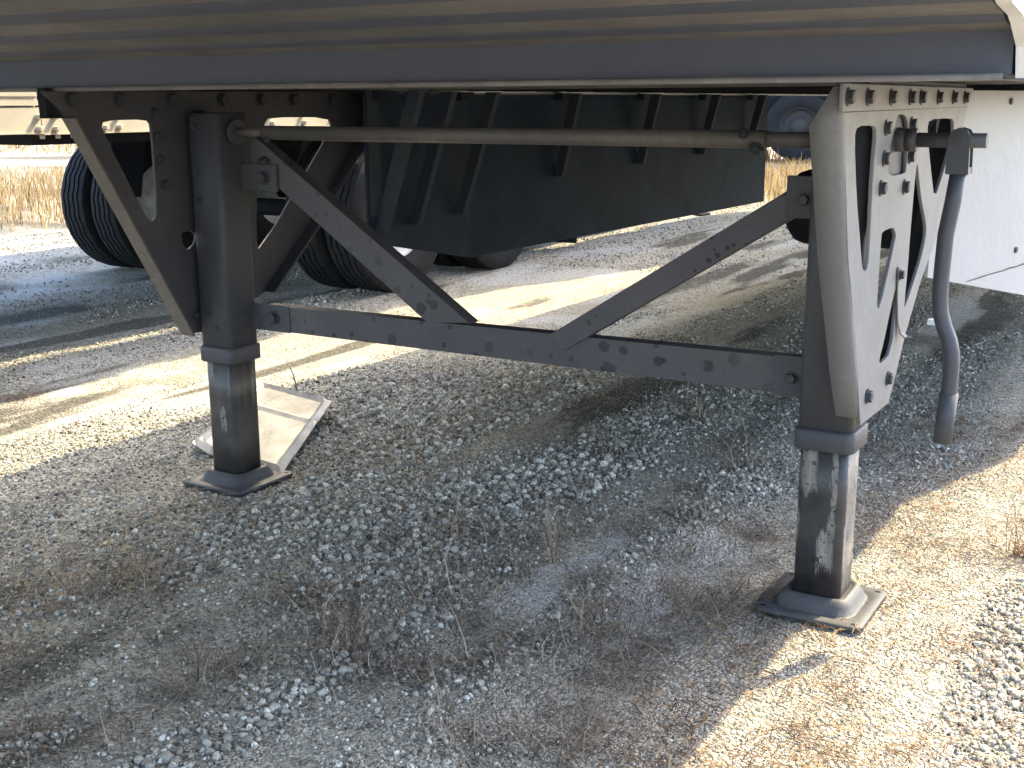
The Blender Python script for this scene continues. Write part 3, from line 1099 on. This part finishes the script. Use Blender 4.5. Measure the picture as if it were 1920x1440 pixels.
# ------------------------------------------------------------------ second trailer, parked alongside
XF = -3.88
T2 = thing('semi_trailer', (-5.15, 4, 0), 'aluminium sided trailer parked alongside, its bolted cream sill sunlit at left', 'trailer')
m = MB()
m.box(XF - 0.02, XF, -3.0, 11.5, 1.335, 4.35)
sd = m.build('side_wall', M_sheet, T2)
MB().box(XF - 2.56, XF - 2.54, -3.0, 11.5, 1.335, 4.35).build('side_wall', M_sheet, T2)
MB().box(XF - 2.54, XF - 0.02, -3.0, 11.5, 1.33, 1.40).build('floor', M_under, T2)
MB().box(XF - 2.54, XF - 0.02, -3.0, 11.5, 4.30, 4.34).build('roof', M_whitebody, T2)
MB().box(XF - 2.54, XF - 0.02, -3.0, -2.96, 1.40, 4.30).build('rear_wall', M_whitebody, T2)
MB().box(XF - 2.54, XF - 0.02, 11.46, 11.5, 1.40, 4.30).build('front_wall', M_whitebody, T2)
# rear sill with rolled lines, and the slider rail bolted below it
m = MB()
for z0, z1, d in ((1.098, 1.104, 0.012), (1.104, 1.214, 0.0), (1.214, 1.222, -0.02), (1.222, 1.246, 0.004), (1.246, 1.262, 0.0), (1.262, 1.33, 0.006)):
    m.box(XF - 0.10, XF + d, -3.0, 0.835 - 0.10 * (z0 - 1.1), z0, z1)
sill = m.build('rear_sill', M_cream, T2)
m = MB().box(XF - 0.06, XF + 0.002, 0.836, 5.6, 1.100, 1.193)
m.box(XF - 0.10, XF + 0.012, 0.836, 5.6, 1.092, 1.0995)
rail = m.build('slider_rail', M_cream, T2)
STUD = hexbolt_mesh(0.013, 0.026)
STUD.materials.clear()
STUD.materials.append(M_cream)
for y in (0.815, 0.905, 1.185, 1.27, 2.35, 2.62, 2.9):
    for z in (1.172, 1.118):
        bolt(rail if y > 0.83 else sill, (XF + 0.0022, y, z), (1, 0, 0), STUD)
for y in (0.84, 0.925, 1.01, 1.10):
    m = MB()
    m.tube([(XF - 0.01, y, 1.092), (XF - 0.01, y, 1.074)], 0.012, 10)
    m.build('stud', M_cream, rail)
MB().box(XF - 0.30, XF - 0.06, 0.82, 5.6, 1.045, 1.0915).build('slider_beam', M_under, T2)
MB().box(XF - 2.50, XF - 2.26, 2.4, 5.6, 1.10, 1.33).build('slider_beam', M_under, T2)
MB().box(XF - 0.16, XF - 0.10, 0.9, 5.6, 1.1935, 1.33).build('inner_rail', M_under, T2)
for y in np.arange(1.0, 11.4, 0.6):
    MB().box(XF - 2.26, XF - 0.32, y, y + 0.06, 1.22, 1.329).build('crossmember', M_under, T2)
# suspension hangers and air springs
for y in (2.75, 4.05, 5.3):
    for x0 in (XF - 0.98, XF - 1.66):
        m = MB()
        m.hexa([(x0, y - 0.10, 0.62), (x0 + 0.06, y - 0.10, 0.62), (x0 + 0.06, y + 0.06, 0.62), (x0, y + 0.06, 0.62),
                (x0, y - 0.22, 1.32), (x0 + 0.06, y - 0.22, 1.32), (x0 + 0.06, y + 0.2, 1.32), (x0, y + 0.2, 1.32)])
        m.build('suspension_hanger', M_black, T2)
for y in (3.85, 5.1):
    for x0 in (XF - 0.92, XF - 1.62):
        m = MB()
        m.tube([(x0, y, 0.62), (x0, y, 0.70), (x0, y, 0.78), (x0, y, 0.86), (x0, y, 0.95), (x0, y, 1.2)], [0.10, 0.14, 0.11, 0.14, 0.12, 0.10], 16)
        m.build('air_spring', M_rubber, T2)
axle_set(T2, -3.86, -6.62, 3.56)
axle_set(T2, -3.86, -6.62, 4.82)
m = MB().box(XF - 0.60, XF - 0.05, 6.1, 6.12, 0.06, 0.95)
m.build('mud_flap', M_rubber, T2)
# rear guard below the sill, and the raised landing legs far forward
m = MB()
m.box(XF - 2.3, XF - 0.25, -2.9, -2.8, 0.5, 0.6)
for x0 in (XF - 0.7, XF - 1.9):
    m.box(x0, x0 + 0.08, -2.89, -2.81, 0.6, 1.33)
m.build('rear_guard', M_cream, T2)
for x0 in (XF - 0.4, XF - 2.1):
    m = MB()
    m.loft([rrect(0.07, 0.07, 0.015, z, x0, 9.6) for z in (0.45, 1.32)])
    lg = m.build('landing_leg', M_under, T2)
    m = MB()
    m.loft([rrect(0.055, 0.055, 0.012, z, x0, 9.6) for z in (0.02, 0.47)])
    m.loft([rrect(0.13, 0.13, 0.02, z, x0, 9.6) for z in (0.0, 0.02)])
    m.build('foot', M_under, lg)

# ------------------------------------------------------------------ third vehicle, far behind
def ray_ground(az_deg, dist):
    a = math.radians(az_deg)
    return Vector((CAMPOS.x - math.sin(a) * dist, CAMPOS.y + math.cos(a) * dist, 0))


B3 = ray_ground(16.5, 24.5)
T3 = thing('parked_trailer', B3, 'dark parked trailer far behind, spare wheel on its shaded side', 'trailer')
ex = Vector((math.cos(math.radians(17)), math.sin(math.radians(17)), 0))
ey = Vector((-ex.y, ex.x, 0))


def obox(x0, x1, y0, y1, z0, z1):
    P = lambda x, y, z: B3 + ex * x + ey * y + Vector((0, 0, z))
    m = MB()
    m.hexa([P(x0, y0, z0), P(x1, y0, z0), P(x1, y1, z0), P(x0, y1, z0), P(x0, y0, z1), P(x1, y0, z1), P(x1, y1, z1), P(x0, y1, z1)])
    return m


obox(-4.0, 5, 0.06, 2.5, 1.55, 3.9).build('body', M_under, T3)
obox(-4.0, 5, 0.3, 2.3, 0.36, 1.53).build('chassis', M_under, T3)
pl = obox(-0.78, -0.35, -0.02, 0.04, 1.27, 1.37).build('bumper_plate', M_darkrim, T3)
for x in (-3.2, 4.2):
    w3 = wheel(T3, *(B3 + ex * x + ey * 0.16)[:2], rim=RIMD)
    w3.rotation_euler = (0, 0, math.radians(17 - 90))
w3 = wheel(T3, *(B3 + ex * -0.46 + ey * 0.12)[:2], rim=RIMD, z=0.73, scale=1.28)
w3.rotation_euler = (0.3, 0, math.radians(17 - 90))

# ------------------------------------------------------------------ dented aluminium sheet on the ground
A, Bq, Cq, D = [Vector((x, y, 0)) for x, y in ((-2.20, 0.77), (-2.72, 0.93), (-2.34, 0.15), (-1.87, 0.10))]
NU, NV = 26, 20
vv = []
for j in range(NV + 1):
    for i in range(NU + 1):
        u, v = i / NU, j / NV
        # chamfer the corners a little
        P = (D * (1 - u) + A * u) * (1 - v) + (Cq * (1 - u) + Bq * u) * v
        e = min(u, 1 - u) * 0.8, min(v, 1 - v) * 0.5
        edge = min(e)
        rim = 0.020 if edge < 0.012 else (0.034 if edge < 0.045 else 0.024)
        z = rim + 0.004 * float(fbm(np.array(P.x * 5 + 3), np.array(P.y * 5 + 8), 61, 3) - 0.5) * 2
        z += 0.062 * u * (1 - v * 0.3) - 0.006
        if abs(u - 0.33) < 0.012 or abs(u - 0.66) < 0.012:
            z += 0.006
        z += 0.03 * max(0, v - 0.8) * (1 - u) * 4
        vv.append((P.x + random.uniform(-.0012, .0012), P.y + random.uniform(-.0012, .0012), z))
ff = [(j * (NU + 1) + i, j * (NU + 1) + i + 1, (j + 1) * (NU + 1) + i + 1, (j + 1) * (NU + 1) + i) for j in range(NV) for i in range(NU)]
n0 = len(vv)
vv += [(x, y, z - 0.004) for x, y, z in vv]
ff2 = [tuple(q + n0 for q in reversed(f)) for f in ff]
bd = [i for i in range(NU + 1)] + [j * (NU + 1) + NU for j in range(1, NV + 1)] + [NV * (NU + 1) + i for i in range(NU - 1, -1, -1)] + [j * (NU + 1) for j in range(NV - 1, 0, -1)]
ff3 = [(b, a, a + n0, b + n0) for a, b in zip(bd, bd[1:] + bd[:1])]
m = MB().add(vv, ff + ff2 + ff3, False)
lid = m.build('metal_sheet', M_lid)
tag(lid, 'dented aluminium cover lying on the gravel behind the far landing leg', 'metal sheet')

# ------------------------------------------------------------------ gravel
def project(P):
    d = P - np.array(CAMPOS)
    q = d @ np.array([r2, u2, fwd]).T
    return 960 + FPX * q[:, 0] / q[:, 2], 720 - FPX * q[:, 1] / q[:, 2], q[:, 2]


def ico(sub):
    if sub == 0:          # eight-sided chip for the smallest grit
        return np.array([(1, 0, 0), (0, 1, 0), (-1, 0, 0), (0, -1, 0), (0, 0, 1), (0, 0, -1)], float), np.array([(0, 1, 4), (1, 2, 4), (2, 3, 4), (3, 0, 4), (1, 0, 5), (2, 1, 5), (3, 2, 5), (0, 3, 5)])
    bm = bmesh.new()
    bmesh.ops.create_icosphere(bm, subdivisions=sub, radius=1.0)
    bm.verts.index_update()
    v = np.array([q.co[:] for q in bm.verts])
    f = np.array([[q.index for q in t.verts] for t in bm.faces])
    bm.free()
    return v, f


def stone_shapes(sub, n, seed):
    v, f = ico(sub)
    r = np.random.default_rng(seed)
    out = []
    for _ in range(n):
        q = v * np.array([1.0, r.uniform(0.65, 0.95), r.uniform(0.5, 0.8)])
        # cut with random planes for broken faces
        for _k in range(7):
            nrm = r.normal(size=3)
            nrm /= np.linalg.norm(nrm)
            d = q @ nrm
            lim = r.uniform(0.48, 0.8)
            q = q - np.outer(np.maximum(d - lim, 0) * 0.85, nrm)
        q = q * (1 + r.normal(scale=0.05 if sub else 0.2, size=(len(q), 1)))
        out.append(q)
    return out, f


def rotmats(n, r):
    q = r.normal(size=(n, 4))
    q[:, 1:3] *= 0.45          # stones lie mostly on their flat side
    q /= np.linalg.norm(q, axis=1)[:, None]
    w, x, y, z = q.T
    return np.stack([np.stack([1 - 2 * (y * y + z * z), 2 * (x * y - z * w), 2 * (x * z + y * w)], -1),
                     np.stack([2 * (x * y + z * w), 1 - 2 * (x * x + z * z), 2 * (y * z - x * w)], -1),
                     np.stack([2 * (x * z - y * w), 2 * (y * z + x * w), 1 - 2 * (x * x + y * y)], -1)], 1)


NC = 800000
X = rng.uniform(-5.2, 1.5, NC)
Y = rng.uniform(-1.9, 6.2, NC)
P = np.stack([X, Y, np.zeros(NC)], 1)
pu, pv, pd = project(P)
keep = (pd > 0.5) & (pu > -260) & (pu < 2180) & (pv < 1640)
d0 = dens(X, Y)
prob = 0.20 + 0.70 * d0 + 0.40 * (X > -0.15)
prob *= np.clip(1.25 - (pd - 2.6) / 5.5, 0.18, 1)
keep &= rng.random(NC) < prob * 0.80
# keep the pads and the metal sheet clear
for px in PADX:
    keep &= ~((np.abs(X - px) < 0.137) & (np.abs(Y) < 0.137))
X, Y, d0, pd = X[keep], Y[keep], d0[keep], pd[keep]
N = len(X)
size = 0.0017 + 0.0030 * rng.random(N) ** 1.6 * (0.45 + 0.55 * d0) + 0.0058 * (rng.random(N) ** 4.5) * (0.1 + d0)
coarse = (fbm(X * 1.3 + 70, Y * 0.8 + 21, 90, 3) > 0.56) & (d0 > 0.35)
size = np.where(coarse, size * 1.45, size)
size *= np.clip(0.85 + pd * 0.07, 1.0, 1.35)
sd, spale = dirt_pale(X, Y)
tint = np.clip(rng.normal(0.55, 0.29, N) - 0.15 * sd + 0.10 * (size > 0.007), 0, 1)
order = np.argsort(-size / np.maximum(pd, 1.0))
NBIG = 240
spots = []


def stones_mesh(sel, sub, nshape, seed):
    shapes, f = stone_shapes(sub, nshape, seed)
    shapes = np.array(shapes)
    n = len(sel)
    R_ = rotmats(n, np.random.default_rng(seed + 1))
    S = shapes[np.random.default_rng(seed + 2).integers(0, nshape, n)]
    V = np.einsum('nij,nvj->nvi', R_, S) * size[sel][:, None, None]
    zc = H(X[sel], Y[sel]) + size[sel] * 0.25
    V += np.stack([X[sel], Y[sel], zc], 1)[:, None, :]
    k = shapes.shape[1]
    F = f[None] + (np.arange(n) * k)[:, None, None]
    return V.reshape(-1, 3), F.reshape(-1, 3), np.repeat(tint[sel], k)


big = order[:NBIG]
rest = order[NBIG:]
n2, n1 = 3000, 32000
Va, Fa, Ta = stones_mesh(rest[:n2], 2, 14, 300)
Vb, Fb, Tb = stones_mesh(rest[n2:n1], 1, 14, 400)
Vc, Fc, Tc = stones_mesh(rest[n1:], 0, 14, 450)
# coarser chips further off, where single stones shrink to a pixel or two
xs_, ys_, ss_ = [], [], []
for n_, xr, yr in ((15000, (-9.0, -4.9), (0.0, 6.5)), (15000, (-5.0, 0.6), (5.2, 11.0))):
    fx_, fy_ = rng.uniform(*xr, n_), rng.uniform(*yr, n_)
    k_ = rng.random(n_) < 0.25 + 0.75 * dens(fx_, fy_)
    xs_.append(fx_[k_])
    ys_.append(fy_[k_])
nfar = sum(len(q) for q in xs_)
X = np.concatenate([X] + xs_)
Y = np.concatenate([Y] + ys_)
size = np.concatenate([size, 0.006 + 0.008 * rng.random(nfar) ** 2])
tint = np.concatenate([tint, np.clip(rng.normal(0.5, 0.25, nfar), 0, 1)])
Vd, Fd, Td = stones_mesh(np.arange(N, N + nfar), 0, 14, 470)
Vc, Fc, Tc = np.concatenate([Vc, Vd]), np.concatenate([Fc, Fd + len(Vc)]), np.concatenate([Tc, Td])
gr = link('gravel', np_mesh('gravel', np.concatenate([Va, Vb, Vc]), np.concatenate([Fa, Fb + len(Va), Fc + len(Va) + len(Vb)]), M_stone, False, np.concatenate([Ta, Tb, Tc])), None)
tag(gr, 'loose grey crushed stone strewn in windrows over the yard', 'gravel', kind='stuff')
# the largest stones in view, one by one
shp, fs_ = stone_shapes(2, 8, 500)
SM = []
for k, q in enumerate(shp):
    for tv in (0.45, 0.65, 0.85):
        SM.append(np_mesh('stone', q, fs_, M_stone, False, np.full(len(q), tv)))
for k in big:
    o = bpy.data.objects.new('stone', SM[int(rng.integers(0, len(SM)))])
    C.objects.link(o)
    s = size[k]
    o.scale = (s, s, s)
    o.rotation_euler = (rng.uniform(-.4, .4), rng.uniform(-.4, .4), rng.uniform(0, 6.28))
    o.location = (X[k], Y[k], float(H(X[k], Y[k])) + s * 0.3)
    tag(o, 'larger pale chunk of broken stone lying loose among the gravel', 'stone', 'larger loose stones in the gravel')


# ------------------------------------------------------------------ dry grass
def blades(base, n, spread, length, width, curl, up_, seed, droop=0.6, seg=5):
    """curved ribbons rooted around base; returns verts, quads, tint"""
    r = np.random.default_rng(seed)
    V, F, T = [], [], []
    for _ in range(n):
        bx, by = base[0] + r.normal() * spread, base[1] + r.normal() * spread
        bz = float(H(bx, by)) - 0.003
        a = r.uniform(0, 6.28)
        el = np.clip(r.normal(up_, 0.3), 0.05, 1.5)
        L_ = length * r.uniform(0.45, 1.1)
        p = np.array([bx, by, bz])
        w = width * r.uniform(0.6, 1.2)
        t = r.random()
        o = len(V)
        turn = r.normal() * curl
        for k in range(seg + 1):
            side = np.array([-math.sin(a), math.cos(a), 0]) * w * (1 - 0.75 * k / seg)
            V += [p - side, p + side]
            T += [t, t]
            if k:
                q = o + 2 * k
                F.append((q - 2, q - 1, q + 1, q))
            a += turn / seg
            el -= droop * r.uniform(0.2, 1.6) / seg * 1.6
            p = p + L_ / seg * np.array([math.cos(a) * math.cos(el), math.sin(a) * math.cos(el), math.sin(el)])
            gz = float(H(p[0], p[1])) + 0.004
            if p[2] < gz:
                p[2] = gz
    return np.array(V), np.array(F), np.array(T)


def tuft(base, label, n=26, spread=0.03, length=0.12, width=0.0011, curl=1.5, up_=0.5, seed=0, mat=None, droop=0.8, name='grass_tuft', cat='dry grass', group=None):
    V, F, T = blades(base, n, spread, length, width, curl, up_, seed, droop)
    me = np_mesh(name, V - np.array([base[0], base[1], 0]), F, mat or M_straw, True, T)
    o = link(name, me, None, None, (base[0], base[1], 0))
    tag(o, label, cat, group)
    return o


for i, b in enumerate(SHADE_TUFTS):
    tuft(b, 'small wilted tuft of dry brown grass flattened on the shaded gravel', 48 + (i * 11) % 40, 0.045 + 0.016 * (i % 3), 0.16 + 0.04 * (i % 4), 0.0014, 2.8, 0.5 + 0.17 * (i % 4), 900 + i, None, 0.9, group='wilted grass tufts in the shade')
SUN_TUFTS = [(0.106, 0.107), (0.424, -0.366), (0.389, -0.556), (0.265, -0.674), (0.147, -0.699), (0.30, -0.15), (0.25, 0.25), (0.20, -0.42), (0.46, 0.18), (0.36, 0.9)]
for i, b in enumerate(SUN_TUFTS):
    tuft(b, 'small tuft of rusty dry grass flattened on the sunlit gravel', 30, 0.045, 0.12, 0.0010, 2.0, 0.3, 1200 + i, M_orange, 0.9, group='dry grass tufts in the sun')
tuft((0.390, 0.610), 'orange dry grass clump standing at the right edge of the picture', 90, 0.022, 0.26, 0.0013, 0.8, 1.15, 1301, M_orange, 0.5)
tuft((-0.699, -0.117), 'tall thin pair of dry stalks standing in the middle foreground', 16, 0.012, 0.22, 0.0014, 0.8, 1.35, 1302, None, 0.15)
tuft((-1.045, -0.230), 'looping pale dry grass arch in the middle of the gravel', 14, 0.02, 0.24, 0.0011, 1.2, 1.2, 1303, None, 1.6)
tuft((-0.93, 1.45), 'slim dry stem rising below the right end of the cross brace', 8, 0.012, 0.22, 0.0014, 0.6, 1.3, 1304, None, 0.3)
tuft((-3.618, 0.370), 'reddish flattened weed at the left edge of the sunny strip', 60, 0.06, 0.13, 0.0016, 1.6, 0.5, 1305, M_orange, 0.7)
tuft((-3.306, 0.894), 'straw coloured grass patch left of the far landing leg', 60, 0.09, 0.13, 0.0016, 1.6, 0.5, 1306, M_gold, 0.7)
tuft((-0.050, 1.059), 'bleached grass wisps lying right of the near landing leg', 14, 0.03, 0.14, 0.0012, 1.0, 0.5, 1307, M_straw, 0.6)

# fallen straw, nobody could count it
def litter(n, xr, yr, seed, length, fn):
    r = np.random.default_rng(seed)
    x = r.uniform(*xr, n)
    y = r.uniform(*yr, n)
    k = r.random(n) < fn(x, y)
    x, y = x[k], y[k]
    n = len(x)
    a = r.uniform(0, 6.28, n)
    L_ = length * r.uniform(0.3, 1.2, n)
    turn = r.normal(0, 0.5, n)
    w = 0.0009 * r.uniform(0.6, 1.5, n)
    lift = r.uniform(0.004, 0.016, n)
    t = r.random(n)
    seg = 4
    V = np.zeros((n, (seg + 1) * 2, 3))
    px_, py_ = x.copy(), y.copy()
    for s in range(seg + 1):
        z = H(px_, py_) + 0.006 + lift * math.sin(math.pi * (s + 0.6) / (seg + 1.2))
        V[:, 2 * s] = np.stack([px_ + np.sin(a) * w, py_ - np.cos(a) * w, z], 1)
        V[:, 2 * s + 1] = np.stack([px_ - np.sin(a) * w, py_ + np.cos(a) * w, z + 0.0006], 1)
        a = a + turn
        px_ = px_ + np.cos(a) * L_ / seg
        py_ = py_ + np.sin(a) * L_ / seg
    f = np.array([(2 * s, 2 * s + 1, 2 * s + 3, 2 * s + 2) for s in range(seg)])
    F = f[None] + (np.arange(n) * (seg + 1) * 2)[:, None, None]
    return V.reshape(-1, 3), F.reshape(-1, 4), np.repeat(t, (seg + 1) * 2)


V1, F1, T1 = litter(15000, (-0.2, 1.4), (-1.3, 2.4), 51, 0.07, lambda x, y: np.clip((fbm(x * 3, y * 3, 81, 3) - 0.32) * 3.2, 0.05, 1))
lt = link('dry_grass_litter', np_mesh('dry_grass_litter', V1, F1, M_orange, True, T1), None)
tag(lt, 'thin rusty straw scattered over the sunlit gravel', 'straw litter', kind='stuff')
V1, F1, T1 = litter(12000, (-2.4, 0.2), (-1.8, 2.0), 52, 0.07, lambda x, y: np.clip((fbm(x * 2.4 + 5, y * 2.0, 82, 3) - 0.46) * 4.0, 0.02, 1))
lt = link('dry_grass_litter', np_mesh('dry_grass_litter', V1, F1, M_straw, True, T1), None)
tag(lt, 'thin brown straw scattered over the shaded gravel', 'straw litter', kind='stuff')


# twigs and stick
def twig(path, rad, label, name='twig', branches=()):
    m = MB()
    m.tube(path, rad, 6)
    for bp in branches:
        m.tube(bp, [0.0025, 0.0012, 0.001][:len(bp)], 5)
    o = m.build(name, M_twig)
    tag(o, label, name)
    return o


M_twig = simple('grey_twig_bark', (0.16, 0.13, 0.11), 0.85, 0, 0.3, 40)
twig([(-2.631, 1.049, 0.0), (-2.632, 1.045, 0.05), (-2.642, 1.04, 0.09), (-2.668, 1.035, 0.14)], [0.004, 0.0035, 0.003, 0.0015],
     'dark upright twig beside the dented aluminium cover', branches=([(-2.632, 1.045, 0.05), (-2.65, 1.03, 0.075)], [(-2.632, 1.045, 0.03), (-2.60, 1.03, 0.055)]))
twig([(-1.715, 0.77, 0.014), (-1.66, 0.89, 0.020), (-1.60, 1.03, 0.016)], [0.008, 0.009, 0.007], 'long grey stick lying flat in the gravel behind the cross brace', 'stick')

# ------------------------------------------------------------------ golden grass beyond the yard
def field(n, seed, edge0, edge1, h, w, mat, name, label):
    r = np.random.default_rng(seed)
    s = r.uniform(-0.9, 1.5, n)
    t = r.random(n) ** 1.3
    e0 = np.array(edge0[0])[None] * (1 - s[:, None]) + np.array(edge0[1])[None] * s[:, None]
    e1 = np.array(edge1[0])[None] * (1 - s[:, None]) + np.array(edge1[1])[None] * s[:, None]
    p = e0 * (1 - t[:, None]) + e1 * t[:, None]
    p += r.normal(0, 0.45, p.shape)
    x, y = p.T
    clump = fbm(x * 0.6 + 50, y * 0.6 + 50, 66, 3)
    hh = h * r.uniform(0.25, 1.0, n) * (0.15 + 1.3 * clump) * np.clip(0.35 + 3.0 * t, 0, 1) * np.where(r.random(n) < 0.03, 1.7, 1.0)
    a = r.uniform(0, 6.28, n)
    lean = r.normal(0, 0.35, n) * hh
    lx, ly = np.cos(a) * lean, np.sin(a) * lean
    ww = w * r.uniform(0.6, 1.3, n)
    sx, sy_ = -np.sin(a + 1.3) * ww, np.cos(a + 1.3) * ww
    V = np.zeros((n, 6, 3))
    for k, (f, tp) in enumerate(((0, 1), (0.55, 0.8), (1, 0.15))):
        q = f * f
        V[:, 2 * k] = np.stack([x + lx * q - sx * tp, y + ly * q - sy_ * tp, hh * f], 1)
        V[:, 2 * k + 1] = np.stack([x + lx * q + sx * tp, y + ly * q + sy_ * tp, hh * f], 1)
    f = np.array([(0, 1, 3, 2), (2, 3, 5, 4)])
    F = f[None] + (np.arange(n) * 6)[:, None, None]
    o = link(name, np_mesh(name, V.reshape(-1, 3), F.reshape(-1, 4), mat, True, np.repeat(r.random(n), 6)), None)
    tag(o, label, 'grass', kind='stuff')


field(42000, 701, ((-10.2, 5.0), (-4.3, 11.7)), ((-18.5, 11.2), (-6.3, 18.4)), 0.34, 0.006, M_gold, 'golden_grass', 'golden dry grass growing in a band beyond the parked trailer')
field(14000, 702, ((-27.5, 17.0), (-6.6, 20.6)), ((-36, 23), (-8.0, 24)), 0.45, 0.010, M_gold, 'roadside_grass', 'far strip of dry grass beyond the gravel lane')

tris = sum(len(o.data.polygons) for o in C.objects if o.type == 'MESH')
print("FACES", tris, "stones", N)
